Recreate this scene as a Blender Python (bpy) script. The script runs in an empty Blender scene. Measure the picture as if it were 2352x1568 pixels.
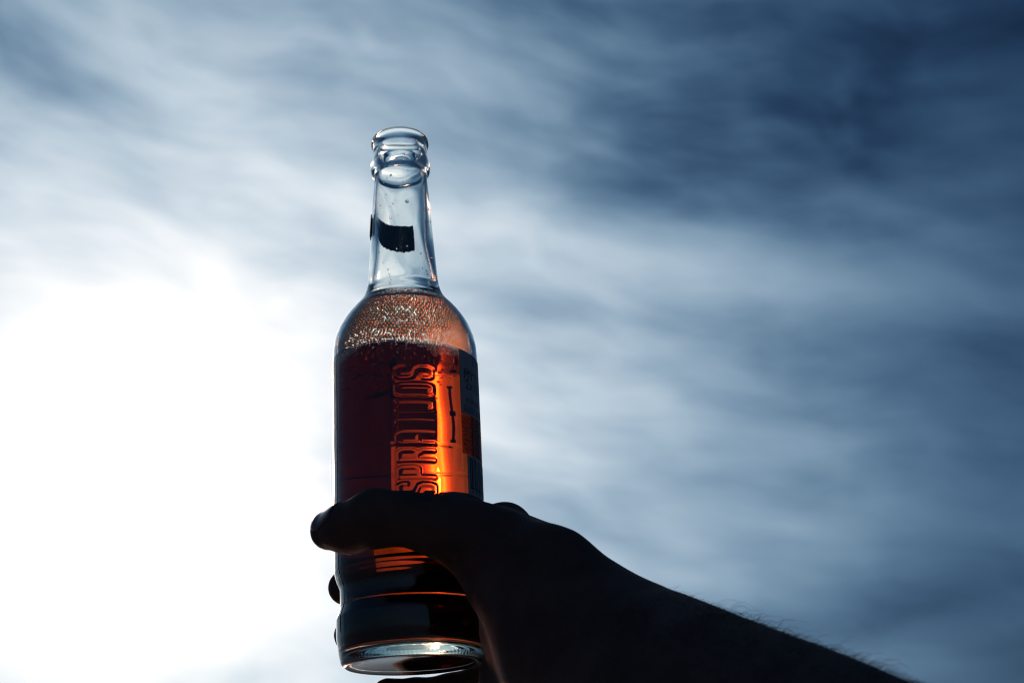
import bpy, math, random
import numpy as np
from mathutils import Vector, Matrix
random.seed(7); rng = np.random.default_rng(7)
scene = bpy.context.scene
COL = scene.collection
rad = math.radians

# ------------------------------------------------------------------ camera
CAM = np.array([0.0, 0.0, 1.60])
PITCH = rad(21.5)
FPX = 3136.0                                   # focal length for a 2352 px wide frame (48 mm)
FW = np.array([0, math.cos(PITCH), math.sin(PITCH)])
RT = np.array([1.0, 0, 0])
UP = np.array([0, -math.sin(PITCH), math.cos(PITCH)])

def ray(px, py):
    return FW + (px - 1176) / FPX * RT - (py - 784) / FPX * UP
def at(px, py, z):                             # a world point from where it is seen and its distance
    return CAM + ray(px, py) * z
def proj(P):
    Q = np.asarray(P) - CAM
    z = Q @ FW
    return 1176 + FPX * (Q @ RT) / z, 784 - FPX * (Q @ UP) / z, z

cam = bpy.data.cameras.new('camera')
camo = bpy.data.objects.new('camera', cam); COL.objects.link(camo)
camo.location = CAM; camo.rotation_euler = (math.pi / 2 + PITCH, 0, 0)
cam.lens = 48; cam.sensor_width = 36; cam.clip_start = 0.01; cam.clip_end = 20000
cam.dof.use_dof = True; cam.dof.focus_distance = 0.53; cam.dof.aperture_fstop = 18
scene.camera = camo

# ------------------------------------------------------------------ world, sun, exposure
SUNDIR = ray(300, 1090); SUNDIR = SUNDIR / np.linalg.norm(SUNDIR)
SUN_EL = math.asin(SUNDIR[2]); SUN_AZ = math.atan2(SUNDIR[0], SUNDIR[1])
def azel(px, py):
    d = ray(px, py); d = d / np.linalg.norm(d)
    return math.degrees(math.atan2(d[0], d[1])), math.degrees(math.asin(d[2]))

world = bpy.data.worlds.new('World'); scene.world = world; world.use_nodes = True
NT = world.node_tree; NT.nodes.clear()
def wn(t, **k):
    n = NT.nodes.new(t)
    for a, v in k.items(): setattr(n, a, v)
    return n
def M(op, a, b=None, c=None, clamp=False):
    n = wn('ShaderNodeMath', operation=op, use_clamp=clamp)
    for i, v in enumerate((a, b, c)):
        if v is None: continue
        if isinstance(v, (int, float)): n.inputs[i].default_value = v
        else: NT.links.new(v, n.inputs[i])
    return n.outputs[0]
tc = wn('ShaderNodeTexCoord')
sep = wn('ShaderNodeSeparateXYZ'); NT.links.new(tc.outputs['Generated'], sep.inputs[0])
sx, sy, sz = sep.outputs
AZ = M('MULTIPLY', M('ARCTAN2', sx, sy), 180 / math.pi)
EL = M('MULTIPLY', M('ARCSINE', sz), 180 / math.pi)
dot = wn('ShaderNodeVectorMath', operation='DOT_PRODUCT')
NT.links.new(tc.outputs['Generated'], dot.inputs[0]); dot.inputs[1].default_value = tuple(SUNDIR)
TH = M('MULTIPLY', M('ARCCOSINE', M('MINIMUM', dot.outputs['Value'], 0.9999999)), 180 / math.pi)

# wispy high cloud: noise in a domain stretched along the streaks and bent by a slower noise
comb = wn('ShaderNodeCombineXYZ'); NT.links.new(AZ, comb.inputs[0]); NT.links.new(EL, comb.inputs[1])
warp = wn('ShaderNodeTexNoise'); warp.inputs['Scale'].default_value = 0.07; warp.inputs['Detail'].default_value = 2
NT.links.new(comb.outputs[0], warp.inputs['Vector'])
wsc = wn('ShaderNodeVectorMath', operation='SCALE'); NT.links.new(warp.outputs['Color'], wsc.inputs[0]); wsc.inputs['Scale'].default_value = 4.0
wad = wn('ShaderNodeVectorMath', operation='ADD'); NT.links.new(comb.outputs[0], wad.inputs[0]); NT.links.new(wsc.outputs[0], wad.inputs[1])
def streak(rot, scx, scy, scale, detail, off):
    mp = wn('ShaderNodeMapping'); NT.links.new(wad.outputs[0], mp.inputs['Vector'])
    mp.vector_type = 'TEXTURE'
    mp.inputs['Rotation'].default_value = (0, 0, rad(rot)); mp.inputs['Scale'].default_value = (scx, scy, 1)
    mp.inputs['Location'].default_value = (off, off * .7, 0)
    n = wn('ShaderNodeTexNoise'); n.inputs['Scale'].default_value = scale; n.inputs['Detail'].default_value = detail
    n.inputs['Roughness'].default_value = 0.55
    NT.links.new(mp.outputs[0], n.inputs['Vector'])
    return M('SUBTRACT', n.outputs['Fac'], 0.5)
N1 = streak(-7, 11.0, 2.3, 1.0, 5, 8.4)
N2 = streak(-20, 5.0, 1.3, 1.0, 5, 27.3)
N3 = streak(-14, 9.0, 4.0, 1.0, 2, 41.0)

# the larger banks of cloud and the clear gaps between them: (centre, half sizes in px of sky, slope, amount)
BANKS = [
 (430,190,330,75,22,.10),(780,110,240,55,5,.12),(1450,600,430,62,12,.40),(1950,690,300,36,8,.18),
 (1480,850,320,60,12,.12),(1750,1030,420,60,6,.16),(2120,450,260,38,-2,.13),(2080,120,330,30,12,.07),
 (1650,1300,320,50,-4,.10),(150,260,170,70,15,-.14),(1800,280,430,125,6,-.44),(2250,60,300,90,0,-.40),(150,1450,420,150,0,.12),(230,560,420,150,-5,.06),(1250,900,420,200,10,.10),(1500,120,120,60,0,.05),(1620,465,260,30,12,-.16),
 (1350,30,420,50,5,-.22),(2200,850,260,70,8,-.20),(2050,1400,330,50,-10,-.22),(20,40,150,80,0,-.08),
 (1150,330,90,120,0,-.06),(2100,1150,260,28,-6,.10)]
D = None
for cx, cy, hx, hy, rot, amp in BANKS:
    amp *= .75
    a0, e0 = azel(cx, cy); k = FPX * math.pi / 180
    c, s = math.cos(rad(-rot)), math.sin(rad(-rot))
    da = M('MULTIPLY', M('SUBTRACT', AZ, a0), math.cos(rad(e0))); de = M('SUBTRACT', EL, e0)
    u = M('MULTIPLY', M('ADD', M('MULTIPLY', da, c), M('MULTIPLY', de, s)), k / hx)
    v = M('MULTIPLY', M('SUBTRACT', M('MULTIPLY', de, c), M('MULTIPLY', da, s)), k / hy)
    g = M('MULTIPLY', M('EXPONENT', M('MULTIPLY', M('ADD', M('MULTIPLY', u, u), M('MULTIPLY', v, v)), -0.5)), amp)
    D = g if D is None else M('ADD', D, g)
NOISE = M('ADD', M('MULTIPLY', N1, .60), M('ADD', M('MULTIPLY', N2, .16), M('MULTIPLY', N3, .6)))
DAMP = M('SUBTRACT', 1.0, M('MULTIPLY', M('EXPONENT', M('MULTIPLY', M('MULTIPLY', M('DIVIDE', TH, 11.0), M('DIVIDE', TH, 11.0)), -1.0)), .8))   # the veil round the sun is even
DENS = M('ADD', D, M('MULTIPLY', NOISE, DAMP))
DENS = M('SMOOTH_MAX', M('ADD', DENS, 0.51), 0.06, 0.30)
# forward scattering: thin cloud is brightest round the hidden sun and falls off away from it
def gl(a, w, p): return M('MULTIPLY', M('EXPONENT', M('MULTIPLY', M('POWER', M('DIVIDE', TH, w), p), -1.0)), a)
PHASE = M('ADD', M('ADD', gl(1.2, 25.0, 2.2), gl(.5, 12.0, 2.0)), 0.04)
AUR = M('ADD', M('ADD', gl(1.1, 4.6, 1.15), gl(8.0, 3.1, 2.0)), gl(30.0, 2.2, 2.0))
a0, e0 = azel(296, 950); k = FPX * math.pi / 180          # bright lobe added above the sun to draw out the streak in the drink
u = M('MULTIPLY', M('SUBTRACT', AZ, a0), k * math.cos(rad(e0)) / 58); v = M('MULTIPLY', M('SUBTRACT', EL, e0), k / 125)
AUR = M('ADD', AUR, M('MULTIPLY', M('EXPONENT', M('MULTIPLY', M('ADD', M('MULTIPLY', u, u), M('POWER', M('ABSOLUTE', v), 3.0)), -0.5)), 30.0))
LUM = M('ADD', M('MULTIPLY', PHASE, DENS), AUR)
rgb = wn('ShaderNodeCombineColor')
NT.links.new(M('POWER', LUM, 1.34), rgb.inputs[0]); NT.links.new(LUM, rgb.inputs[1]); NT.links.new(M('POWER', LUM, .75), rgb.inputs[2])
sky = wn('ShaderNodeTexSky', sky_type='NISHITA'); sky.sun_disc = False
sky.sun_elevation = SUN_EL; sky.sun_rotation = SUN_AZ; sky.air_density = 1.0; sky.dust_density = 0.2; sky.ozone_density = 3
bg1 = wn('ShaderNodeBackground'); bg1.inputs['Strength'].default_value = 0.006
NT.links.new(sky.outputs[0], bg1.inputs[0])
bg2 = wn('ShaderNodeBackground'); bg2.inputs['Strength'].default_value = 1.0
NT.links.new(rgb.outputs[0], bg2.inputs[0])
ad = wn('ShaderNodeAddShader'); NT.links.new(bg1.outputs[0], ad.inputs[0]); NT.links.new(bg2.outputs[0], ad.inputs[1])
wo = wn('ShaderNodeOutputWorld'); NT.links.new(ad.outputs[0], wo.inputs[0])
world.cycles.sampling_method = 'MANUAL'; world.cycles.sample_map_resolution = 1024

sun = bpy.data.lights.new('sun', 'SUN'); suno = bpy.data.objects.new('sun', sun); COL.objects.link(suno)
sun.energy = 1.2; sun.angle = rad(1.5); sun.color = (1.0, .95, .88)
suno.location = Vector(SUNDIR * 5) + Vector(CAM)
suno.rotation_euler = Vector(SUNDIR).to_track_quat('Z', 'Y').to_euler()

scene.view_settings.view_transform = 'Standard'; scene.view_settings.look = 'None'
scene.view_settings.exposure = 0; scene.view_settings.gamma = 1; scene.view_settings.use_curve_mapping = False
cy = scene.cycles
cy.max_bounces = 28; cy.transmission_bounces = 28; cy.glossy_bounces = 12; cy.diffuse_bounces = 3; cy.volume_bounces = 0
cy.transparent_max_bounces = 16; cy.sample_clamp_indirect = 12; cy.sample_clamp_direct = 0
cy.caustics_reflective = True; cy.caustics_refractive = False; cy.blur_glossy = 0.0
cy.filter_width = 1.15; cy.use_denoising = True; cy.denoiser = 'OPENIMAGEDENOISE'

# ------------------------------------------------------------------ helpers
def mesh_obj(name, V, F, mat=None, parent=None, smooth=True):
    me = bpy.data.meshes.new(name)
    V = np.asarray(V, dtype=np.float32)
    if isinstance(F, np.ndarray):
        n, k = F.shape
        me.vertices.add(len(V)); me.vertices.foreach_set('co', V.ravel())
        me.loops.add(n * k); me.loops.foreach_set('vertex_index', F.astype(np.int32).ravel())
        me.polygons.add(n); me.polygons.foreach_set('loop_start', np.arange(0, n * k, k, dtype=np.int32))
        me.update(calc_edges=True)
    else:
        me.from_pydata([tuple(map(float, v)) for v in V], [], F)
    me.validate()
    me.polygons.foreach_set('use_smooth', [smooth] * len(me.polygons))
    if mat: me.materials.append(mat)
    o = bpy.data.objects.new(name, me); COL.objects.link(o)
    if parent: o.parent = parent
    return o
def grid_faces(nr, nc, wrap=False):
    i = np.arange(nr - 1)[:, None]; j = np.arange(nc if wrap else nc - 1)[None, :]
    j2 = (j + 1) % nc
    a = i * nc + j; b = i * nc + j2; c = (i + 1) * nc + j2; d = (i + 1) * nc + j
    return np.stack([np.broadcast_to(x, a.shape) for x in (a, b, c, d)], -1).reshape(-1, 4)
def mat(name):
    m = bpy.data.materials.new(name); m.use_nodes = True
    nt = m.node_tree; nt.nodes.clear()
    out = nt.nodes.new('ShaderNodeOutputMaterial')
    return m, nt, out
def principled(name, col, rough=.5, bump=None, spec=.5, **kw):
    m, nt, out = mat(name)
    p = nt.nodes.new('ShaderNodeBsdfPrincipled'); nt.links.new(p.outputs[0], out.inputs[0])
    p.inputs['Base Color'].default_value = (*col, 1); p.inputs['Roughness'].default_value = rough
    p.inputs['Specular IOR Level'].default_value = spec
    for k, v in kw.items(): p.inputs[k].default_value = v
    return m, nt, p

# ------------------------------------------------------------------ ground
gm, nt, p = principled('glossy_ground', (.2, .2, .19), .16)  # gloss added so the unseen ground reflects bright sky into the bottle base
n = nt.nodes.new('ShaderNodeTexNoise'); n.inputs['Scale'].default_value = 3; n.inputs['Detail'].default_value = 8
tcg = nt.nodes.new('ShaderNodeTexCoord'); nt.links.new(tcg.outputs['Object'], n.inputs['Vector'])
r = nt.nodes.new('ShaderNodeValToRGB'); r.color_ramp.elements[0].color = (.07, .07, .068, 1); r.color_ramp.elements[1].color = (.16, .158, .15, 1)
nt.links.new(n.outputs['Fac'], r.inputs[0]); nt.links.new(r.outputs[0], p.inputs['Base Color'])
gv = []; gf = []
rr = [0, 1, 3, 8, 20, 60, 200, 800, 3000, 9000]
for q in rr[1:]:
    for k in range(48):
        a = k / 48 * 2 * math.pi; gv.append((q * math.cos(a), q * math.sin(a), 0.0 if q < 4 else 0.12 * math.sin(a * 5 + q) * min(q / 60, 1)))
gv.append((0, 0, 0)); c0 = len(gv) - 1
for k in range(48): gf.append((c0, k, (k + 1) % 48))
for i in range(len(rr) - 2):
    for k in range(48):
        a, b = i * 48 + k, i * 48 + (k + 1) % 48; gf.append((a, a + 48, b + 48, b))
g = mesh_obj('ground', gv, gf, gm); g['kind'] = 'structure'

# ------------------------------------------------------------------ the bottle
SIDE = 0.052
_r = ray(948, 1528); BASE = CAM + _r * (.526 / _r[1])
A3 = np.array([-SIDE, 0, 1.0]); A3 /= np.linalg.norm(A3)
E1 = np.array([1, 0, SIDE]); E1 /= np.linalg.norm(E1)
E2 = np.cross(A3, E1)                                 # points away from the camera
def cyl(s, az, r):                                    # az 0 = towards the camera, +90 = right
    s = np.asarray(s, float)[..., None]; az = np.asarray(az, float); r = np.asarray(r, float)[..., None]
    return BASE + A3 * s + r * (np.sin(az)[..., None] * E1 - np.cos(az)[..., None] * E2)
def s_at(py, az, r):                                  # height on the bottle that is seen at row py
    lo, hi = -.08, .26
    for _ in range(40):
        m = (lo + hi) / 2
        if proj(cyl(m, az, r))[1] > py: lo = m
        else: hi = m
    return (lo + hi) / 2

def pchip(x, y, xi):
    x = np.asarray(x, float); y = np.asarray(y, float); h = np.diff(x); d = np.diff(y) / h
    m = np.zeros_like(y)
    for i in range(1, len(x) - 1):
        if d[i - 1] * d[i] > 0:
            w1 = 2 * h[i] + h[i - 1]; w2 = h[i] + 2 * h[i - 1]; m[i] = (w1 + w2) / (w1 / d[i - 1] + w2 / d[i])
    m[0] = d[0]; m[-1] = d[-1]
    k = np.clip(np.searchsorted(x, xi) - 1, 0, len(x) - 2); t = (xi - x[k]) / h[k]
    return (2*t**3-3*t**2+1)*y[k] + (t**3-2*t**2+t)*h[k]*m[k] + (-2*t**3+3*t**2)*y[k+1] + (t**3-t**2)*h[k]*m[k+1]

OUT = [(0.6,26.2),(1.6,26.9),(3.2,27.5),(6.8,28.1),(11.8,28.7),(17.5,28.8),(20.2,28.0),(22.4,27.35),(25,27.2),(29,27.3),(32.2,28.4),(34.5,29.0),(38,29.3),
       (64,29.5),(100,29.65),(120,29.65),(126.5,29.5),(131,28.9),(135,27.7),(138.6,26.0),(142,23.9),(145.3,21.4),(148.3,18.8),(151.0,16.9),(154.5,15.5),(159,14.75),
       (169,13.9),(180,13.15),(191.5,12.45),(203,11.7),(208.2,11.4),(209.2,11.9),(210.4,12.65),(212.3,12.95),(214.2,12.8),(216.5,12.2),(219.2,11.75),(221.4,11.65),
       (222.6,12.1),(224.2,12.55),(225.8,12.45)]
INN = [(7.0,25.2),(11,26.1),(17.5,26.3),(21,25.6),(25,24.9),(29,25.1),(33.5,26.4),(38,27.0),(64,27.2),(100,27.3),(120,27.2),(127,27.3),(131,26.8),(135,25.6),(139,23.7),(142.5,21.5),
       (146,18.8),(149,16.1),(152,14.2),(156,12.7),(160,12.3),(170,11.6),(180,11.0),(191,10.5),(203,9.9),(214,9.3),(224,9.0)]
def dens(prof, ds):
    P = np.array(prof); s = np.arange(P[0, 0], P[-1, 0], ds); s = np.append(s, P[-1, 0])
    return s / 1000, pchip(P[:, 0], P[:, 1], s) / 1000
NA = 720
az = np.arange(NA) / NA * 2 * math.pi

# raised lettering reads from the bottom up, on the camera side, made of rounded strokes (x along the word, y letter height)
GL = {
 'S': [[(.95,.78),(.95,.9),(.8,1),(.25,1),(.08,.88),(.08,.66),(.22,.55),(.78,.45),(.92,.34),(.92,.12),(.78,0),(.22,0),(.06,.1),(.06,.24)]],
 'P': [[(.1,0),(.1,1),(.75,1),(.92,.88),(.92,.56),(.75,.44),(.1,.44)]],
 'R': [[(.1,0),(.1,1),(.75,1),(.92,.88),(.92,.62),(.75,.5),(.1,.5)],[(.55,.5),(.92,.3),(.92,0)]],
 'A': [[(.08,0),(.08,.86),(.25,1),(.77,1),(.92,.86),(.92,0)],[(.08,.42),(.92,.42)]],
 'I': [[(.5,0),(.5,1)]],
 'U': [[(.08,1),(.08,.14),(.25,0),(.77,0),(.92,.14),(.92,1)]],
 'O': [[(.08,.14),(.25,0),(.77,0),(.92,.14),(.92,.86),(.77,1),(.25,1),(.08,.86),(.08,.14)]],
}
WORD = 'SPRAIUOS'
s0w = s_at(1143, 0, .0296); s1w = s_at(838, 0, .0296)
pitch = (s1w - s0w) / len(WORD)
LH = .0139; XC = (976 - 943) / FPX * .50
segs = []
for i, ch in enumerate(WORD):
    for st in GL[ch]:
        for (x0, y0), (x1, y1) in zip(st[:-1], st[1:]):
            # word runs up the bottle: along = +s, letter top points left
            segs.append((s0w + (i + .14 + x0 * .72) * pitch, XC + (0.5 - y0) * LH, s0w + (i + .14 + x1 * .72) * pitch, XC + (0.5 - y1) * LH))
def emboss(S, W):
    dmin = np.full(S.shape, 1.0)
    for a, b, c, d in segs:
        vx, vy = c - a, d - b; L = vx * vx + vy * vy + 1e-12
        t = np.clip(((S - a) * vx + (W - b) * vy) / L, 0, 1)
        dmin = np.minimum(dmin, np.hypot(S - a - t * vx, W - b - t * vy))
    x = np.clip((.0015 - dmin) / .0013, 0, 1)
    return x * x * (3 - 2 * x)

so, ro = dens(OUT, .32)
S, AZg = np.meshgrid(so, az, indexing='ij')
Rg = np.repeat(ro[:, None], NA, 1)
azs = (AZg + math.pi) % (2 * math.pi) - math.pi
W = np.sin(azs) * .0296
msk = (np.cos(azs) > .6) & (S > s0w - .003) & (S < s1w + .003)
em = np.zeros_like(S); em[msk] = emboss(S[msk], (azs * .0296)[msk])
Rg = Rg + em * .0005
# mould seam rings, slight waviness of pressed glass, knurled heel
for py, az0 in ((1275, 0), (1018, 0)):
    sk = s_at(py, az0, .0296); Rg += .00012 * np.exp(-((S - sk) / .0006) ** 2)
seam = np.exp(-((np.abs(azs) - 1.12) / .010) ** 2) * ((S > .012) & (S < .13)); Rg += .00022 * seam
Rg += .00006 * np.sin(3 * AZg + 90 * S) * np.sin(150 * S + AZg) * (S > .01)
heel = np.clip(1 - np.abs(S - .0010) / .0012, 0, 1); Rg += .00010 * heel * np.sin(AZg * 110)
def bottom_rings():                                  # from the heel in to the centre of the pushed-up base
    return [(0.15,25.6),(0.0,25.1),(0.05,24.7),(.2,24.1),(.45,21.5),(.8,17),(1.15,11),(1.35,6),(1.42,3),(1.45,.05)]
rows_s = []; rows_r = []; V = []
bt = bottom_rings()[::-1]
for s_, r_ in bt:
    kn = (.00005 * np.sin(az * 110)) if 23.9 < r_ < 25.2 else 0
    V.append(cyl(np.full(NA, s_ / 1000) + kn, az, np.full(NA, r_ / 1000)))
for i in range(len(so)): V.append(cyl(S[i], az, Rg[i]))
# lip, over to the bore
for s_, r_ in [(226.9,11.9),(227.5,11.0),(227.6,10.2),(227.2,9.6),(226.2,9.1),(225.0,8.95)]:
    V.append(cyl(np.full(NA, s_ / 1000), az, np.full(NA, r_ / 1000)))
si, ri = dens(INN, .5)
wob = lambda s, a: .00012 * np.sin(2 * a + 60 * s) * np.sin(95 * s) + .00008 * np.sin(5 * a - 120 * s)
for s_, r_ in zip(si[::-1], ri[::-1]):
    V.append(cyl(np.full(NA, s_), az, r_ + wob(s_, az)))
for s_, r_ in [(6.0,24.6),(5.4,23.6),(5.1,22),(5.3,18),(6.0,13),(6.6,8),(6.9,4),(7.0,.05)]:
    V.append(cyl(np.full(NA, s_ / 1000), az, np.full(NA, r_ / 1000)))
nrow = len(V); V = np.concatenate(V)
F = grid_faces(nrow, NA, wrap=True)
F = np.concatenate([F])
cap0 = np.arange(NA)[::-1]
glass, nt, out = mat('bottle_glass')
gb = nt.nodes.new('ShaderNodeBsdfGlass'); gb.inputs['IOR'].default_value = 1.5; gb.inputs['Roughness'].default_value = 0.0
gb.inputs['Color'].default_value = (.985, .995, .99, 1)
nt.links.new(gb.outputs[0], out.inputs[0])
va = nt.nodes.new('ShaderNodeVolumeAbsorption'); va.inputs['Color'].default_value = (.55, .92, .80, 1); va.inputs['Density'].default_value = 9.0
nt.links.new(va.outputs[0], out.inputs['Volume'])

bottle = bpy.data.objects.new('bottle', None); COL.objects.link(bottle)
bottle.location = BASE; bottle.empty_display_size = .05
bpy.context.view_layer.update()
def under(o, root):
    o.parent = root; o.matrix_parent_inverse = root.matrix_world.inverted(); return o
bottle['label'] = 'clear glass bottle of dark amber drink with raised lettering, held up by the hand'
bottle['category'] = 'bottle'
body = under(mesh_obj('glass_body', V, F, glass), bottle)

# the drink: fills the bore, top surface level with the world
LEVEL = .1220; FOAMTOP = .1478
def level_s(a, r): return LEVEL - SIDE * np.sin(a) * r          # horizontal although the bottle leans
rin = lambda s: np.interp(s, si, ri)
NL = 480; azl = np.arange(NL) / NL * 2 * math.pi
GAP = .0002
LV = []
for s_, r_ in [(7.0,.05),(6.9,4),(6.6,8),(6.0,13),(5.3,18),(5.1,22),(5.4,23.6),(6.0,24.6)]:
    LV.append(cyl(np.full(NL, s_ / 1000 - GAP), azl, np.full(NL, r_ / 1000)))
rl = rin(LEVEL)
for t in np.linspace(0, 1, 170):
    s_ = .007 + t * (level_s(azl, rl) - .007)
    LV.append(cyl(s_, azl, rin(s_) + wob(s_, azl) + GAP))
stop = level_s(azl, rl)
for dr, ds in [(.0002,-.0003),(.0006,-.0007),(.0012,-.00105),(.002,-.0013),(.0035,-.0015),(.006,-.0016),(.010,-.0016),(.015,-.0016),(.021,-.0016),(rl - .00005,-.0016)]:
    r_ = rl - dr
    LV.append(cyl(level_s(azl, r_) + ds + .00010 * np.sin(azl * 3 + r_ * 700) * (r_ > .003), azl, np.full(NL, r_)))
nl = len(LV)
liq, nt, out = mat('amber_drink')
rb = nt.nodes.new('ShaderNodeBsdfGlass'); rb.inputs['IOR'].default_value = 1.34; rb.inputs['Roughness'].default_value = 0
nt.links.new(rb.outputs[0], out.inputs[0])
va = nt.nodes.new('ShaderNodeVolumeAbsorption')
# absorption per metre (R, G, B); the node takes 1-colour times density
AB = np.array([13.0, 64.0, 104.0]); DEN = 110.0
va.inputs['Color'].default_value = (*(1 - AB / DEN), 1); va.inputs['Density'].default_value = DEN
nt.links.new(va.outputs[0], out.inputs['Volume'])
drink = under(mesh_obj('drink', np.concatenate(LV), grid_faces(nl, NL, wrap=True), liq), bottle)

# bubbles under the surface and along the wall
def ico(sub):
    import bmesh
    bm = bmesh.new(); bmesh.ops.create_icosphere(bm, subdivisions=sub, radius=1)
    v = np.array([x.co[:] for x in bm.verts]); f = np.array([[q.index for q in x.verts] for x in bm.faces]); bm.free()
    return v, f
iv, jf = ico(2)
def spheres(name, P, R, m, parent, squash=None):
    n = len(P)
    sc = np.ones((n, 1, 3)) if squash is None else squash[:, None, :]
    V = (P[:, None, :] + iv[None] * R[:, None, None] * sc).reshape(-1, 3)
    F = (jf[None] + (np.arange(n) * len(iv))[:, None, None]).reshape(-1, 3)
    o = under(mesh_obj(name, V, F, m), parent); o['kind'] = 'stuff'; return o
bubm, nt, out = mat('bubble')
b = nt.nodes.new('ShaderNodeBsdfGlass'); b.inputs['IOR'].default_value = 1 / 1.34; b.inputs['Roughness'].default_value = 0
nt.links.new(b.outputs[0], out.inputs[0])
BP = []; BR = []
def fill(n, rmax, rlo, rhi, zoff):
    cell = {}; cnt = 0; tries = 0; h = rhi * 2.4
    while cnt < n and tries < n * 40:
        tries += 1
        a = rng.uniform(0, 2 * math.pi); r_ = rmax * math.sqrt(rng.uniform(0, 1)); R = rng.uniform(rlo, rhi) * (1.15 if r_ < .8 * rmax else .8)
        x, y = r_ * math.sin(a), -r_ * math.cos(a); key = (int(math.floor(x / h)), int(math.floor(y / h)))
        ok = True
        for i in (-1, 0, 1):
            for j in (-1, 0, 1):
                for (x2, y2, R2) in cell.get((key[0] + i, key[1] + j), ()):
                    if (x - x2) ** 2 + (y - y2) ** 2 < (R + R2) ** 2: ok = False; break
        if not ok: continue
        cell.setdefault(key, []).append((x, y, R)); cnt += 1
        s_ = LEVEL - .0011 - R - zoff - SIDE * math.sin(a) * r_
        BP.append(cyl(s_, a, r_)); BR.append(R)
for k in range(420):                                            # round the edge of the surface and thinly down the wall
    a = rng.uniform(0, 2 * math.pi); dd = rng.exponential(.0012) + .0004 if rng.uniform() < .8 else rng.exponential(.006)
    s_ = LEVEL - dd - SIDE * math.sin(a) * rl; R = rng.uniform(.00018, .00045)
    BP.append(cyl(s_, a, rin(s_) - R - .0002)); BR.append(R)
sp = .00112
for j in range(8):                                              # rows of bubbles hanging on the near wall, deeper at the sides
    s_c = LEVEL - .0006 - j * sp * .866; nn = int(2 * math.pi * rin(s_c) / sp)
    for i in range(nn):
        a = (i + .5 * (j % 2)) / nn * 2 * math.pi + rng.normal(0, .08) * sp / .027; sa = math.sin(a)
        if math.cos(a) < 0: continue
        lim = float(np.interp(sa, [-1,-.85,-.6,-.35,-.25,.15,.35,.45,.6,.85,1], [.006,.0045,.0012,0,0,.0004,.0030,.0048,.0040,.0022,.005])) + rng.normal(0, .0005)
        if j * sp * .866 > lim: continue
        R = rng.uniform(.00038, .00054); BP.append(cyl(s_c - SIDE * sa * rl, a, rin(s_c) - R - .0002)); BR.append(R)
for k in range(70):                                             # afloat on the surface
    a = rng.uniform(0, 2 * math.pi); r_ = rl * math.sqrt(rng.uniform(0, .95)); R = rng.uniform(.0002, .00045)
    BP.append(cyl(LEVEL - .0017 - R - SIDE * math.sin(a) * r_, a, r_)); BR.append(R)
for k in range(26):
    a = rng.uniform(0, 2 * math.pi); s_ = rng.uniform(.07, .118); R = rng.uniform(.00012, .00024)
    BP.append(cyl(s_, a, rin(s_) - R - .0002)); BR.append(R)
iv, jf = ico(3)
spheres('bubbles', np.array([np.ravel(q) for q in BP]), np.array(BR), bubm, bottle)

# fine foam ring on the wall right above the surface: solid little beads of liquid film
foamm, nt, out = mat('foam')
fg = nt.nodes.new('ShaderNodeBsdfGlass'); fg.inputs['IOR'].default_value = 1.34; fg.inputs['Roughness'].default_value = .02
fd = nt.nodes.new('ShaderNodeBsdfTranslucent'); fd.inputs[0].default_value = (.55, .56, .56, 1)
fm = nt.nodes.new('ShaderNodeMixShader'); fm.inputs[0].default_value = .3
nt.links.new(fg.outputs[0], fm.inputs[1]); nt.links.new(fd.outputs[0], fm.inputs[2]); nt.links.new(fm.outputs[0], out.inputs[0])
P = []; R = []
iv, jf = ico(1)
for k in range(13000):
    a = rng.uniform(0, 2 * math.pi); h = rng.uniform(0, 1) ** 1.2 * .0042
    s_ = FOAMTOP - SIDE * math.sin(a) * .016 - .0042 + h; R_ = rng.uniform(.00011, .00026) * (1.2 - h / .0055)
    P.append(np.ravel(cyl(s_, a, rin(s_) - R_ * .3 - .0001))); R.append(R_)
spheres('foam_ring', np.array(P), np.array(R), foamm, bottle)
# beads of drink left on the inside of the shoulder by the foam: small plano-convex drops in close rows
NSG = 12; cap_v = []; 
for q in (0.0, .30, .58, .82, 1.0):                               # ring radius, height
    for k in range(NSG): cap_v.append((q * math.cos(k / NSG * 2 * math.pi), q * math.sin(k / NSG * 2 * math.pi), math.sqrt(max(0, 1 - (q * .97) ** 2)) - .243))
cap_v = np.array([(0, 0, .757)] + cap_v[NSG:] + [(math.cos(k / NSG * 2 * math.pi), math.sin(k / NSG * 2 * math.pi), 0) for k in range(NSG)] + [(0, 0, 0)])
cap_f = [(0, 1 + k, 1 + (k + 1) % NSG) for k in range(NSG)]
for r_ in range(3):
    for k in range(NSG):
        a, b = 1 + r_ * NSG + k, 1 + r_ * NSG + (k + 1) % NSG; cap_f += [(a, a + NSG, b + NSG), (a, b + NSG, b)]
o_ = 1 + 4 * NSG
cap_f += [(o_ + NSG, o_ + (k + 1) % NSG, o_ + k) for k in range(NSG)]
cap_f = np.array(cap_f)
beadm, nt, out = mat('amber_bead')
bg_ = nt.nodes.new('ShaderNodeBsdfGlass'); bg_.inputs['IOR'].default_value = 1.34; bg_.inputs['Roughness'].default_value = 0
bg_.inputs['Color'].default_value = (.76, .55, .42, 1); nt.links.new(bg_.outputs[0], out.inputs[0])
VV = []; FF = []; kk = 0
s_c = FOAMTOP - .0040; row = 0
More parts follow.
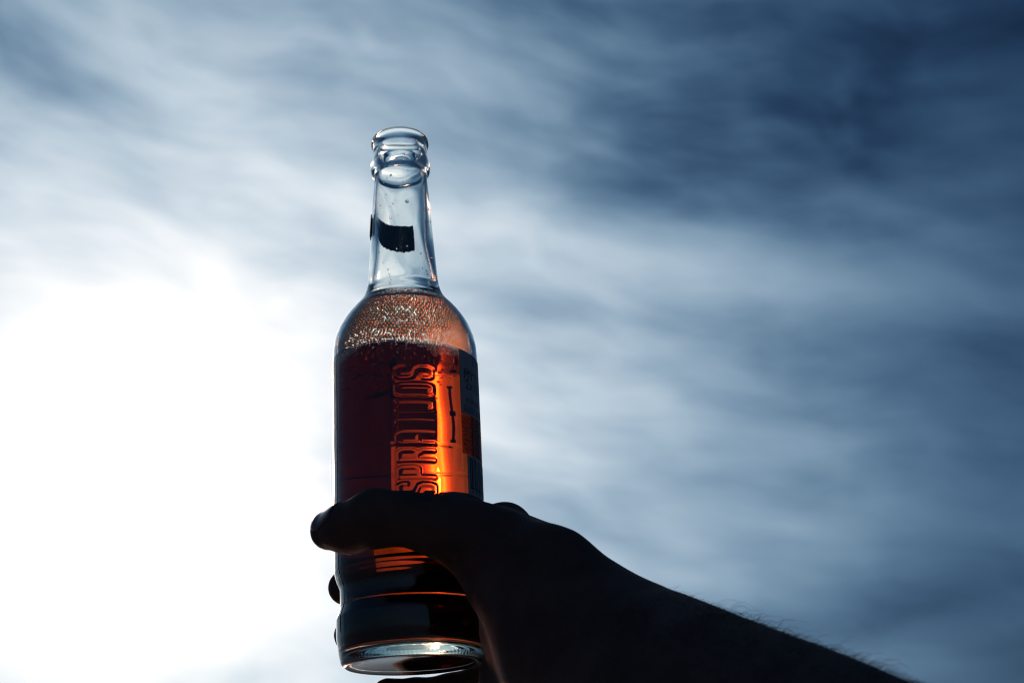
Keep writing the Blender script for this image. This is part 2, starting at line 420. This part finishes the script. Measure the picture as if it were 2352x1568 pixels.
while s_c > LEVEL + .0002:
    depth = FOAMTOP - .0040 - s_c
    sp = float(np.interp(depth, [0, .001, .004, .008, .02], [.00060, .00105, .00158, .00166, .00135]))
    rc = float(rin(s_c)); nn = max(8, int(2 * math.pi * rc / sp)); m_ = (rin(s_c + .0003) - rin(s_c - .0003)) / .0006
    for i in range(nn):
        a = (i + .5 * (row % 2)) / nn * 2 * math.pi + rng.normal(0, .07) * sp / rc
        if math.cos(a) < -.15 and (rng.uniform() < .5 or sp > .0012 and rng.uniform() < .7): continue     # the far side has mostly drained
        s_ = s_c - SIDE * math.sin(a) * rc + rng.normal(0, .07) * sp
        R_ = sp * rng.uniform(.42, .54) * (.8 if rng.uniform() < .10 else 1)
        radv = math.sin(a) * E1 - math.cos(a) * E2; nrm = -(radv - m_ * A3); nrm = nrm / np.linalg.norm(nrm)
        t1 = np.cross(nrm, A3); t1 /= np.linalg.norm(t1); t2 = np.cross(nrm, t1)
        c_ = np.ravel(cyl(s_, a, float(rin(s_)) - .00016))
        hgt = rng.uniform(1.3, 1.7)
        VV.append(c_ + R_ * (cap_v[:, :1] * t1 + cap_v[:, 1:2] * t2 * rng.uniform(1, 1.12) + cap_v[:, 2:] * nrm * hgt)); FF.append(cap_f + kk); kk += len(cap_v)
    for i in range(nn):                                          # the small ones that fill the gaps
        for sh in (0, .5):
            if rng.uniform() < .3 or math.cos((i + .5 * (row % 2) + sh) / nn * 2 * math.pi) < -.15: continue
            a = (i + .5 * (row % 2) + sh) / nn * 2 * math.pi + rng.normal(0, .06) * sp / rc
            s_ = s_c - SIDE * math.sin(a) * rc - sp * (.30 if sh else .56) + rng.normal(0, .05) * sp; R_ = sp * rng.uniform(.12, .2)
            radv = math.sin(a) * E1 - math.cos(a) * E2; nrm = -(radv - m_ * A3); nrm = nrm / np.linalg.norm(nrm)
            t1 = np.cross(nrm, A3); t1 /= np.linalg.norm(t1); t2 = np.cross(nrm, t1); c_ = np.ravel(cyl(s_, a, float(rin(s_)) - .00022))
            VV.append(c_ + R_ * (cap_v[:, :1] * t1 + cap_v[:, 1:2] * t2 + cap_v[:, 2:] * nrm)); FF.append(cap_f + kk); kk += len(cap_v)
    s_c -= sp * .86 / math.sqrt(1 + m_ * m_); row += 1
bd = under(mesh_obj('clinging_beads', np.concatenate(VV), np.concatenate(FF), beadm), bottle); bd['kind'] = 'stuff'
# drops on the inside of the neck
iv, jf = ico(2); P = []; R = []
for k in range(70):
    a = rng.uniform(0, 2 * math.pi); s_ = rng.uniform(.155, .216); R_ = rng.choice([rng.uniform(.00015, .0004), rng.uniform(.0004, .0008)], p=[.75, .25])
    P.append(np.ravel(cyl(s_, a, rin(s_) + R_ * .1))); R.append(R_)
dropm, nt, out = mat('water_drop')
fg = nt.nodes.new('ShaderNodeBsdfGlass'); fg.inputs['IOR'].default_value = 1.33; nt.links.new(fg.outputs[0], out.inputs[0])
spheres('condensation_drops', np.array(P), np.array(R), dropm, bottle)

# ------------------------------------------------------------------ labels on the glass
rout = lambda s: np.interp(s, so, ro)
def patch(name, a0, a1, s0, s1, mat_, parent, off=.00006, th=.00012, jag=0, na=None, ns=None, slant=0, holes=None, child=True):
    """a thin sheet wrapped on the bottle between two angles and two heights, with thickness"""
    na = na or max(2, int(abs(a1 - a0) / .02)); ns = ns or max(2, int((s1 - s0) / .0008))
    A = np.linspace(a0, a1, na); T = np.linspace(0, 1, ns)
    V = []; 
    for lay in (0, 1):
        for j, t in enumerate(T):
            lo = s0 + (jag * (rng.uniform(-1, 1, na)) if j == 0 and lay == 0 else 0)
            if j == 0 and lay == 0: lo_k = lo
            lo = lo_k if isinstance(lo_k, np.ndarray) else s0
            hi = s1 + slant * (A - a0)
            s_ = lo + (hi - lo) * t
            aa = A.copy()
            r_ = rout(s_) + off + lay * th
            V.append(cyl(s_, aa, r_))
    V = np.concatenate(V); f1 = grid_faces(ns, na); n = ns * na
    F = [tuple(q[::-1]) for q in f1] + [tuple(q + n) for q in f1]
    edge = [(i, i + 1) for i in range(na - 1)] + [(na * k + na - 1, na * (k + 1) + na - 1) for k in range(ns - 1)] \
         + [((ns - 1) * na + i + 1, (ns - 1) * na + i) for i in range(na - 1)] + [(na * (k + 1), na * k) for k in range(ns - 1)]
    F += [(a, b, b + n, a + n) for a, b in edge]
    o = mesh_obj(name, V, F, mat_)
    return under(o, parent) if parent else o
D2 = math.pi / 180
ink, nt, p = principled('dark_label_paper', (.018, .013, .016), .6)
tl = nt.nodes.new('ShaderNodeBsdfTranslucent'); tl.inputs[0].default_value = (.40, .22, .30, 1)
mxi = nt.nodes.new('ShaderNodeMixShader'); mxi.inputs[0].default_value = .45; o_ = nt.nodes['Material Output']
nt.links.new(p.outputs[0], mxi.inputs[1]); nt.links.new(tl.outputs[0], mxi.inputs[2]); nt.links.new(mxi.outputs[0], o_.inputs[0])
paper, nt, p = principled('white_label_print', (.30, .31, .32), .55)
n = nt.nodes.new('ShaderNodeTexNoise'); n.inputs['Scale'].default_value = 900
bp = nt.nodes.new('ShaderNodeBump'); bp.inputs['Strength'].default_value = .15; nt.links.new(n.outputs[0], bp.inputs['Height']); nt.links.new(bp.outputs[0], p.inputs['Normal'])
black, nt, p = principled('black_ink', (.008, .008, .009), .4)

# neck strip: dark, corrugated, on the far side
ribm, nt, p = principled('brown_black_strip', (.028, .018, .015), .7)
w = nt.nodes.new('ShaderNodeTexNoise'); w.inputs['Scale'].default_value = 1; w.inputs['Detail'].default_value = 3
tcs = nt.nodes.new('ShaderNodeTexCoord'); mps = nt.nodes.new('ShaderNodeMapping'); mps.inputs['Scale'].default_value = (1800, 1800, 120)
nt.links.new(tcs.outputs['Object'], mps.inputs[0]); nt.links.new(mps.outputs[0], w.inputs['Vector'])
rps = nt.nodes.new('ShaderNodeValToRGB'); rps.color_ramp.elements[0].position = .42; rps.color_ramp.elements[0].color = (.012, .008, .007, 1)
rps.color_ramp.elements[1].position = .7; rps.color_ramp.elements[1].color = (.10, .07, .06, 1)
nt.links.new(w.outputs[0], rps.inputs[0]); nt.links.new(rps.outputs[0], p.inputs['Base Color'])
bb = nt.nodes.new('ShaderNodeBump'); bb.inputs['Strength'].default_value = .6; bb.inputs['Distance'].default_value = .0003
nt.links.new(w.outputs[0], bb.inputs['Height']); nt.links.new(bb.outputs[0], p.inputs['Normal'])
s_top = s_at(525, math.pi, .0129); s_bot = s_at(582, math.pi, .0129)
A = np.linspace(159 * D2, 283 * D2, 260); T = np.linspace(0, 1, 22); V = []
rib = .00012 * np.sin(A * 130) + .00006 * np.sin(A * 71 + 1)
tj = .00008 * np.sin(A * 130) + .00012 * np.sin(A * 23) + rng.normal(0, .00004, len(A)); bj = .00012 * np.sin(A * 130 + 2) + .00016 * np.sin(A * 31) + rng.normal(0, .00005, len(A))
for lay in (0, 1):
    for t in T:
        shrink = np.clip((A - 185 * D2) / (90 * D2), 0, 1)
        s_ = (s_bot + bj + shrink * .0020) * (1 - t) + (s_top + tj - shrink * .0004) * t
        V.append(cyl(s_, A, rout(s_) + .0003 + rib * .9 + lay * .0002))
V = np.concatenate(V); na, ns = len(A), len(T); f1 = grid_faces(ns, na); n_ = ns * na
edge = [(i, i + 1) for i in range(na - 1)] + [(na * k + na - 1, na * (k + 1) + na - 1) for k in range(ns - 1)] \
     + [((ns - 1) * na + i + 1, (ns - 1) * na + i) for i in range(na - 1)] + [(na * (k + 1), na * k) for k in range(ns - 1)]
F = [tuple(q[::-1]) for q in f1] + [tuple(q + n_) for q in f1] + [(a, b, b + n_, a + n_) for a, b in edge]
nl_ = under(mesh_obj('neck_strip', V, F, ribm), bottle)

# back label: dark print seen through the drink
def saz(py, a=math.pi): return s_at(py, a, .0297)
def refr(px, py=950):                                # angle on the far wall seen at column px through the drink
    cx, _, z = proj(cyl(s_at(py, 0, 0.0), 0, 0.0))
    b_ = np.clip((px - cx) / FPX * z / .0297, -.98, .98)
    t = math.asin(b_); i_ = math.asin(b_ / 1.34)
    return t + math.pi - 2 * i_
def join(name, objs, m, parent):
    V = []; F = []; k = 0
    for o in objs:
        me = o.data
        V += [tuple(v.co) for v in me.vertices]; F += [tuple(i + k for i in p_.vertices) for p_ in me.polygons]; k += len(me.vertices)
        bpy.data.objects.remove(o)
    o = mesh_obj(name, V, F, m)
    return under(o, parent)
def P_(x0, x1, y0, y1, **k):                          # piece of the back label that shows at these columns and rows
    a0, a1 = refr(x0 - 16), refr(x1 - 16); y0 += 32; y1 += 30
    if a0 > a1: a0, a1 = a1, a0
    return patch('piece', a0, a1, saz(y1), saz(y0), ink, None, **k)
def top_piece(a0, a1, pts, yb):
    na_ = 110; A = np.linspace(a0, a1, na_); tab = np.linspace(1012, 806, 200); az_ = np.array([refr(q - 16) for q in tab])
    xs = np.interp(A, az_, tab); tops = np.interp(xs, [q[0] for q in pts], [q[1] for q in pts])
    st = np.array([saz(t + 30) for t in tops]); sb = saz(yb + 30); V = []
    for lay in (0, 1):
        for t in np.linspace(0, 1, 14):
            s_ = sb + (st - sb) * t; V.append(cyl(s_, A, rout(s_) + .00006 + lay * .00012))
    V = np.concatenate(V); f1 = grid_faces(14, na_); n = 14 * na_
    return mesh_obj('piece', V, [tuple(q[::-1]) for q in f1] + [tuple(q + n) for q in f1], ink)
TOPS = [(806,832),(890,832),(1010,835)]
pieces = [top_piece(refr(994), refr(871), TOPS, 838), top_piece(refr(871), 262 * D2, TOPS, 838), 
          P_(906, 1001, 884, 1019), P_(885.5, 905.5, 838, 1012), P_(898.5, 906, 1014, 1125),
          P_(1033, 1038.5, 884, 1014), P_(1030, 1041, 884, 891), P_(1030, 1043, 940, 953), P_(1030, 1041, 1005, 1014)]
bl = join('back_label', pieces, ink, bottle)
a_left = patch('piece', refr(871), 262 * D2, saz(1215), saz(868.3), ink, None); a_low = patch('piece', refr(818), 262 * D2, saz(1335), saz(1215.4), ink, None); bl2 = join('back_label_flap', [a_left, a_low], ink, bottle)

# side label: two pale printed fields with black print, round the right-hand edge
def a_px(px, py): 
    cx, _, z = proj(cyl(s_at(py, 0, 0.0), 0, 0.0))
    return math.asin(np.clip((px - cx) / FPX * z / .0298, -1, 1))
def s_side(py): return s_at(py + 12, 70 * D2, .0298)
aL = a_px(1059, 880); aL2 = a_px(1077, 1080); aE = 128 * D2
lab = patch('side_label', aL, aE, s_side(950), s_side(806), paper, bottle)
bar = patch('barcode_field', aL2, aE, s_side(1133), s_side(1042), paper, bottle)
film, nt, out = mat('tinted_print_film')
tr = nt.nodes.new('ShaderNodeBsdfTransparent'); tr.inputs[0].default_value = (.78, .62, .56, 1)
df = nt.nodes.new('ShaderNodeBsdfPrincipled'); df.inputs['Base Color'].default_value = (.12, .05, .03, 1); df.inputs['Roughness'].default_value = .4
mx = nt.nodes.new('ShaderNodeMixShader'); mx.inputs[0].default_value = .25
nt.links.new(tr.outputs[0], mx.inputs[1]); nt.links.new(df.outputs[0], mx.inputs[2]); nt.links.new(mx.outputs[0], out.inputs[0])
filmo = patch('print_film', aL, aE, s_side(1041), s_side(951), film, bottle)

def wrap_text(txt, size, a_start, s_base, parent, name='printed_text'):
    cu = bpy.data.curves.new('t', 'FONT'); cu.body = txt; cu.size = size
    o = bpy.data.objects.new('t', cu); COL.objects.link(o)
    bpy.context.view_layer.update()
    me = bpy.data.meshes.new_from_object(o.evaluated_get(bpy.context.evaluated_depsgraph_get()))
    v = np.array([x.co[:] for x in me.vertices]); f = [tuple(p_.vertices) for p_ in me.polygons]
    bpy.data.objects.remove(o)
    s_ = s_base + v[:, 1]; a = a_start + v[:, 0] / .0298
    V1 = cyl(s_, a, rout(s_) + .00022); 
    return V1, f
TV = []; TF = []; k = 0
def addt(txt, size, px, py, bold=0):
    global k
    a = a_px(px, py); V1, f = wrap_text(txt, size, a, s_at(py, a, .0298), None)
    TV.append(V1); TF.extend([tuple(i + k for i in q) for q in f]); k += len(V1)
addt('TH', .0062, 1082, 838)
addt('INHALT WASSER', .0022, 1067, 851)
addt('MYTHEN', .0055, 1066, 867)
addt('2x100', .0058, 1070, 891)
addt('KOFFEIN', .0030, 1072, 923); addt('ZUCKER, SAUER', .0022, 1068, 935); addt('MINDESTENS HALTBAR', .0022, 1068, 944)
for i in range(8):
    addt('AROMA WASSER ZUCKER SAEURE', .0021, 1062 + i, 962 + i * 10)
addt('5 000213', .0034, 1086, 1130)
tx = mesh_obj('printed_text', np.concatenate(TV), TF, black); under(tx, lab)
bars = []
a = aL2 + .05
while a < aE - .05:
    wd = random.choice([.0004, .0004, .0007, .0011]) / .0298
    bars.append(patch('piece', a, a + wd, s_side(1118), s_side(1046), black, None, off=.0002, th=.00005, na=2, ns=8)); a += wd + random.choice([.0005, .0008, .0012]) / .0298
under(join('barcode_bars', bars, black, bar), bar)

# ------------------------------------------------------------------ the hand and arm (one continuous surface)
def cap_sdf(P, a, b, ra, rb):
    pa = P - a; ba = b - a; h = np.clip((pa @ ba) / (ba @ ba), 0, 1)
    return np.sqrt(((pa - h[:, None] * ba) ** 2).sum(1)) - (ra + (rb - ra) * h)
def ring_pt(azd, py, rr_):                            # centre of a finger bone lying against the bottle
    a = azd * D2; s_ = s_at(py, a, rr_); return np.ravel(cyl(s_, a, rr_))
mm = .001
TH_ = [(at(756,1219,.4965),6.9*mm),(at(803,1212,.4905),8.7*mm),(at(862,1190,.4845),9.9*mm),(at(935,1191,.483),8.9*mm),(at(1005,1207,.4835),10.4*mm),(at(1075,1232,.487),12.6*mm),(at(1135,1262,.487),14.5*mm)]
RB = 29.6
IDX = [(ring_pt(232,1222,(RB+7)*mm),6.8*mm),(ring_pt(205,1207,(RB+7.6)*mm),7.4*mm),(ring_pt(172,1200,(RB+8.6)*mm),8.3*mm),(ring_pt(135,1206,(RB+10)*mm),9.0*mm),(at(1160,1216,.548),10.2*mm)]
MID = [(ring_pt(230,1348,(RB+6.6)*mm),7.1*mm),(ring_pt(207,1338,(RB+7.4)*mm),8.1*mm),(ring_pt(172,1326,(RB+8)*mm),8.9*mm),(ring_pt(135,1330,(RB+9.5)*mm),9.2*mm),(at(1175,1330,.553),10.5*mm)]
RNG = [(ring_pt(226,1457,(RB+6.2)*mm),7.0*mm),(ring_pt(202,1444,(RB+7)*mm),8.2*mm),(ring_pt(176,1452,(RB+7.6)*mm),7.9*mm),(ring_pt(132,1446,(RB+8.5)*mm),8.5*mm),(at(1175,1440,.548),10*mm)]
PNK = [(at(890,1594,.528),6.2*mm),(at(950,1597,.540),6.6*mm),(at(1035,1590,.548),7.2*mm),(at(1110,1572,.546),8*mm),(at(1180,1550,.535),9.5*mm)]
WR = at(1352,1478,.462)
PALM = [ (at(1160,1216,.548),10.2*mm, at(1330,1400,.478),17*mm), (at(1175,1330,.553),10.5*mm, at(1345,1450,.478),19*mm),
         (at(1175,1440,.548),10*mm, at(1350,1520,.475),19*mm), (at(1180,1550,.535),9.5*mm, at(1360,1580,.470),17*mm),
         (at(1135,1262,.487),14.0*mm, at(1275,1325,.470),16.5*mm), (at(1172,1330,.482),16.5*mm, at(1300,1440,.462),24*mm),
         (at(1218,1440,.490),18.5*mm, at(1330,1520,.465),24*mm), (at(1203,1552,.500),16.5*mm, at(1330,1620,.47),22*mm),
         (at(1150,1212,.515),8.5*mm, at(1258,1275,.487),11*mm), (at(1264,1298,.473),11.9*mm, at(1380,1470,.452),21*mm) ]
_A = [(1335,1492,.462,26.3),(1470,1562,.438,29.9),(1640,1682,.402,34.0),(1880,1872,.362,41.3),(2170,2130,.318,46.5),(2560,2500,.265,46)]
_t = np.arange(6.0); _q = np.linspace(0, 5, 31)
_pos = np.array([at(*q[:3]) for q in _A]); _pp = np.stack([pchip(_t, _pos[:, c], _q) for c in range(3)], 1); _rr = pchip(_t, np.array([q[3] for q in _A]), _q)
ARM = [(_pp[i], _rr[i] * mm) for i in range(31)]
ELB = ARM[-1][0]; SH = CAM + np.array([.21, -.02, -.26])
ARM2 = [(ELB, 45*mm), (ELB * .5 + SH * .5, 50*mm), (SH, 56*mm)]
CREASE = []                                          # filled below: polylines lying on the skin
def smin(a, b, k):
    h = np.clip(.5 + .5 * (b - a) / k, 0, 1); return b + (a - b) * h - k * h * (1 - h)
def chain(P, ch, k=2 * mm):
    d = None
    for (a, ra), (b, rb) in zip(ch[:-1], ch[1:]):
        q = cap_sdf(P, a, b, ra, rb); d = q if d is None else smin(d, q, k)
    return d
def bottle_d(P):
    Q = P - BASE; s = Q @ A3; r = np.sqrt(np.maximum((Q ** 2).sum(1) - s * s, 0))
    dr = r - np.interp(s, so, ro + .00005); return np.maximum(dr, np.maximum(-.0 - s, s - .23))
def hand_sdf(P):
    palm = None
    for a, ra, b, rb in PALM:
        q = cap_sdf(P, a, b, ra, rb); palm = q if palm is None else smin(palm, q, 6.5 * mm)
    arm = chain(P, ARM, 2 * mm); palm = smin(palm, arm, 11 * mm)
    palm = smin(palm, chain(P, ARM2, 10 * mm), 10 * mm)
    d = smin(palm, chain(P, TH_, 4 * mm), 5 * mm)
    fg = None
    for c in (IDX, MID, RNG, PNK):
        q = chain(P, c, 3 * mm); fg = q if fg is None else smin(fg, q, 1.2 * mm)
    d = smin(d, fg, 4 * mm)
    d = -smin(-d, bottle_d(P), 1.5 * mm)               # flesh flattens against the glass
    for pl, w, dep in CREASE:
        for a, b in zip(pl[:-1], pl[1:]):
            e = cap_sdf(P, a, b, 0, 0); d = d + dep * np.exp(-(e / w) ** 2)
    return d

def surf_hit(px, py, z0=.40, z1=.56):                # first skin point seen along a line
    zs = np.linspace(z0, z1, 400); P = CAM + ray(px, py)[None] * zs[:, None]
    d = hand_sdf(P); i = np.argmax(d < 0)
    return P[i] if d[i] < 0 else None
LINES = [([(1012,1316),(1040,1294),(1085,1262),(1133,1230),(1175,1210)], 1.4, 1.3), ([(1052,1340),(1085,1318),(1120,1292),(1158,1262)], 1.2, 1.0), ([(1064,1322),(1100,1300),(1140,1280),(1190,1250)], 1.0, .7),
         ([(1085,1372),(1120,1352),(1165,1330)], 1.0, .4), ([(868,1132),(872,1160),(868,1190)], .9, .25), ([(880,1135),(886,1165),(884,1195)], .9, .25), ([(857,1138),(856,1162),(850,1185)], .8, .2),
         ([(1330,1262),(1322,1330),(1300,1400)], 2.0, .5), ([(1030,1160),(1036,1190),(1030,1225)], 1.4, .35)]
tmp = []
for pl, w, dep in LINES:
    pts = [surf_hit(*q) for q in pl]; pts = [q for q in pts if q is not None]
    if len(pts) > 1: tmp.append((pts, w * mm, dep * mm))
CREASE = tmp

def surface_nets(lo, hi, h, fn):
    n = np.ceil((hi - lo) / h).astype(int) + 1
    # coarse pass finds the blocks that hold the surface
    B = 8; nb = np.ceil(n / B).astype(int)
    D = np.full(tuple(nb * B + 1), 1.0, np.float32)
    ii = np.stack(np.meshgrid(*[np.arange(q) for q in nb], indexing='ij'), -1).reshape(-1, 3)
    cc = lo + (ii * B + B / 2) * h
    dc = fn(cc); act = np.abs(dc) < B * h * .95 + .004
    for (i, j, k), inside in zip(ii[~act], dc[~act] < 0):
        if inside: D[i*B:(i+1)*B+1, j*B:(j+1)*B+1, k*B:(k+1)*B+1] = -1
    loc = np.stack(np.meshgrid(*[np.arange(B + 1)] * 3, indexing='ij'), -1).reshape(-1, 3)
    acts = ii[act]
    for c0 in range(0, len(acts), 300):
        blk = acts[c0:c0 + 300]
        idx = (blk[:, None, :] * B + loc[None]).reshape(-1, 3)
        D[idx[:, 0], idx[:, 1], idx[:, 2]] = fn(lo + idx * h)
    n = np.array(D.shape); sg = D < 0
    c = [D[i:n[0]-1+i, j:n[1]-1+j, k:n[2]-1+k] for i in (0, 1) for j in (0, 1) for k in (0, 1)]
    sc = [q < 0 for q in c]; cnt = sum(q.astype(np.int8) for q in sc)
    am = (cnt > 0) & (cnt < 8); cells = np.argwhere(am)
    vals = np.stack([q[am] for q in c], 1)
    off = np.array([(i, j, k) for i in (0, 1) for j in (0, 1) for k in (0, 1)], float)
    acc = np.zeros((len(cells), 3)); num = np.zeros(len(cells))
    for a in range(8):
        for b in range(a + 1, 8):
            if abs(off[a] - off[b]).sum() != 1: continue
            va_, vb = vals[:, a], vals[:, b]; m = (va_ < 0) != (vb < 0)
            t = np.where(m, va_ / np.where(m, va_ - vb, 1), 0)
            acc += m[:, None] * (off[a] + t[:, None] * (off[b] - off[a])); num += m
    V = lo + (cells + acc / num[:, None]) * h
    vid = np.full(am.shape, -1, np.int64); vid[am] = np.arange(len(cells))
    F = []
    for ax in range(3):
        o1, o2 = (ax + 1) % 3, (ax + 2) % 3
        sl0 = [slice(None)] * 3; sl1 = [slice(None)] * 3; sl0[ax] = slice(0, -1); sl1[ax] = slice(1, None)
        s0_ = sg[tuple(sl0)]; s1_ = sg[tuple(sl1)]
        e = np.argwhere(s0_ != s1_)
        e = e[(e[:, o1] > 0) & (e[:, o2] > 0) & (e[:, o1] < n[o1] - 1) & (e[:, o2] < n[o2] - 1)]
        flip = s0_[e[:, 0], e[:, 1], e[:, 2]]
        q = []
        for d1, d2 in ((-1, -1), (0, -1), (0, 0), (-1, 0)):
            x = e.copy(); x[:, o1] += d1; x[:, o2] += d2; q.append(vid[x[:, 0], x[:, 1], x[:, 2]])
        q = np.stack(q, 1); q[~flip] = q[~flip][:, ::-1]; F.append(q)
    return V, np.concatenate(F)
allp = np.array([c[0] for ch in (TH_, IDX, MID, RNG, PNK, ARM, ARM2) for c in ch] )
VX = .0011
lo = allp.min(0) - .06; hi = allp.max(0) + .06
hv, hf = surface_nets(lo, hi, VX, hand_sdf)

skin, nt, p = principled('skin', (.17, .095, .07), .75, spec=.16)
tcn = nt.nodes.new('ShaderNodeTexCoord')
nz = nt.nodes.new('ShaderNodeTexNoise'); nz.inputs['Scale'].default_value = 60; nz.inputs['Detail'].default_value = 6
nt.links.new(tcn.outputs['Object'], nz.inputs['Vector'])
rp = nt.nodes.new('ShaderNodeValToRGB'); rp.color_ramp.elements[0].position = .3; rp.color_ramp.elements[0].color = (.10, .052, .040, 1)
rp.color_ramp.elements[1].position = .75; rp.color_ramp.elements[1].color = (.18, .10, .078, 1)
nt.links.new(nz.outputs['Fac'], rp.inputs[0]); nt.links.new(rp.outputs[0], p.inputs['Base Color'])
vo = nt.nodes.new('ShaderNodeTexVoronoi'); vo.inputs['Scale'].default_value = 900; vo.feature = 'DISTANCE_TO_EDGE'
nt.links.new(tcn.outputs['Object'], vo.inputs['Vector'])
nz2 = nt.nodes.new('ShaderNodeTexNoise'); nz2.inputs['Scale'].default_value = 220; nz2.inputs['Detail'].default_value = 5
nt.links.new(tcn.outputs['Object'], nz2.inputs['Vector'])
b1 = nt.nodes.new('ShaderNodeBump'); b1.inputs['Strength'].default_value = .35; b1.inputs['Distance'].default_value = .0006
nt.links.new(nz2.outputs['Fac'], b1.inputs['Height'])
b2 = nt.nodes.new('ShaderNodeBump'); b2.inputs['Strength'].default_value = .3; b2.inputs['Distance'].default_value = .00025
nt.links.new(vo.outputs['Distance'], b2.inputs['Height']); nt.links.new(b1.outputs[0], b2.inputs['Normal']); nt.links.new(b2.outputs[0], p.inputs['Normal'])

person = bpy.data.objects.new('person', None); COL.objects.link(person)
person.location = SH; bpy.context.view_layer.update()
person['label'] = 'raised bare right arm and hand in silhouette, thumb and fingers wrapped round the bottle'
person['category'] = 'person'
arm = under(mesh_obj('arm', hv, hf, skin), person)

# nails: thin curved plates that follow the skin
nailm, nt, p = principled('nail', (.22, .14, .12), .3)
def nail(c, along, normal, L, Wd):
    along = along / np.linalg.norm(along); normal = normal - along * (normal @ along); normal /= np.linalg.norm(normal)
    side = np.cross(along, normal); V = []
    nu, nv_ = 13, 11
    for i in range(nu):
        for j in range(nv_):
            u = (i / (nu - 1) * 2 - 1); v = (j / (nv_ - 1) * 2 - 1)
            w_ = Wd * (1 - .25 * max(0, u) ** 3 - .12 * max(0, -u) ** 3)
            o_ = c + along * u * L + side * v * w_ * .5
            ts = np.linspace(.014, -.006, 160); q = o_[None] + normal[None] * ts[:, None]
            d = hand_sdf(q); k_ = np.argmax(d < .00035 + .0002 * (1 - v * v)); V.append(q[k_])
    V = np.array(V); n_ = len(V); V2 = V - normal * .0007
    f1 = grid_faces(nu, nv_); edge = [(i, i + 1) for i in range(nv_ - 1)] + [(nv_*k_+nv_-1, nv_*(k_+1)+nv_-1) for k_ in range(nu-1)] + [((nu-1)*nv_+i+1, (nu-1)*nv_+i) for i in range(nv_-1)] + [(nv_*(k_+1), nv_*k_) for k_ in range(nu-1)]
    F = [tuple(q) for q in f1] + [tuple((q + n_)[::-1]) for q in f1] + [(a, a + n_, b + n_, b) for a, b in edge]
    return under(mesh_obj('fingernail', np.concatenate([V, V2]), F, nailm), person)
t0, t1 = TH_[0][0], TH_[1][0]
nail(t0 * .75 + t1 * .25 + np.array([0, 0, .0]), t0 - t1, UP * .9 - FW * .45, .0058, .0125)
for ch in (IDX, MID, RNG):
    t0, t1 = ch[0][0], ch[1][0]; q = t0 - BASE; nrm = q - A3 * (q @ A3)
    nail(t0 * .9 + t1 * .1, t0 - t1, nrm, .0048, .0105)
t0, t1 = PNK[0][0], PNK[1][0]; nail(t0, t0 - t1, FW - UP * .6, .0042, .009)

# hair along the forearm, thin curved strands
hairm, nt, p = principled('hair', (.035, .022, .015), .5)
HV = []; HF = []; k0 = 0
ax0, ax1 = _pos[1], _pos[4]
adir = (ax1 - ax0) / np.linalg.norm(ax1 - ax0)
rows_ = list(_pos[1:5])
cand = []
for k in range(2600):
    t = rng.uniform(0, 1) ** .8 * 3 - 1e-6; i = int(t); c = rows_[i] * (1 - (t - i)) + rows_[i + 1] * (t - i)
    e_up = UP - adir * (UP @ adir); e_up /= np.linalg.norm(e_up); e_s = np.cross(adir, e_up)
    phi = rng.normal(0, .8); dr_ = e_up * math.cos(phi) + e_s * math.sin(phi)
    cand.append((c, dr_, t))
C_ = np.array([c for c, _, _ in cand]); Dr = np.array([d for _, d, _ in cand])
tt = np.full(len(cand), .02)
for _ in range(40): tt -= hand_sdf(C_ + Dr * tt[:, None]) * .8
for (c, d_, t), r_ in zip(cand, tt):
    root = c + d_ * (r_ - .0003); Ln = rng.uniform(.004, .010) * (1.6 if rng.uniform() < .15 else 1) * (1.0 if t > .7 else .5)
    lie = adir * rng.uniform(.6, 1.1) + np.array(rng.normal(0, .22, 3)); cur = d_ * rng.uniform(.2, 1.05)
    pts = [root + cur * Ln * u * (1 - .7 * u) + lie * Ln * u * (.4 + .6 * u) for u in np.linspace(0, 1, 6)]
    for j, q in enumerate(pts):
        w_ = .00006 * (1 - j / 6.5); s1 = np.cross(pts[min(j + 1, 5)] - pts[max(j - 1, 0)], FW); s1 /= (np.linalg.norm(s1) + 1e-9); s2 = np.cross(s1, adir)
        HV += [q + s1 * w_, q - s1 * w_ * .5 + s2 * w_ * .87, q - s1 * w_ * .5 - s2 * w_ * .87]
    for j in range(5):
        for m_ in range(3):
            a = k0 + j * 3 + m_; b = k0 + j * 3 + (m_ + 1) % 3; HF.append((a, b, b + 3, a + 3))
    k0 += 18
ho = under(mesh_obj('arm_hair', HV, HF, hairm), person); ho['kind'] = 'stuff'
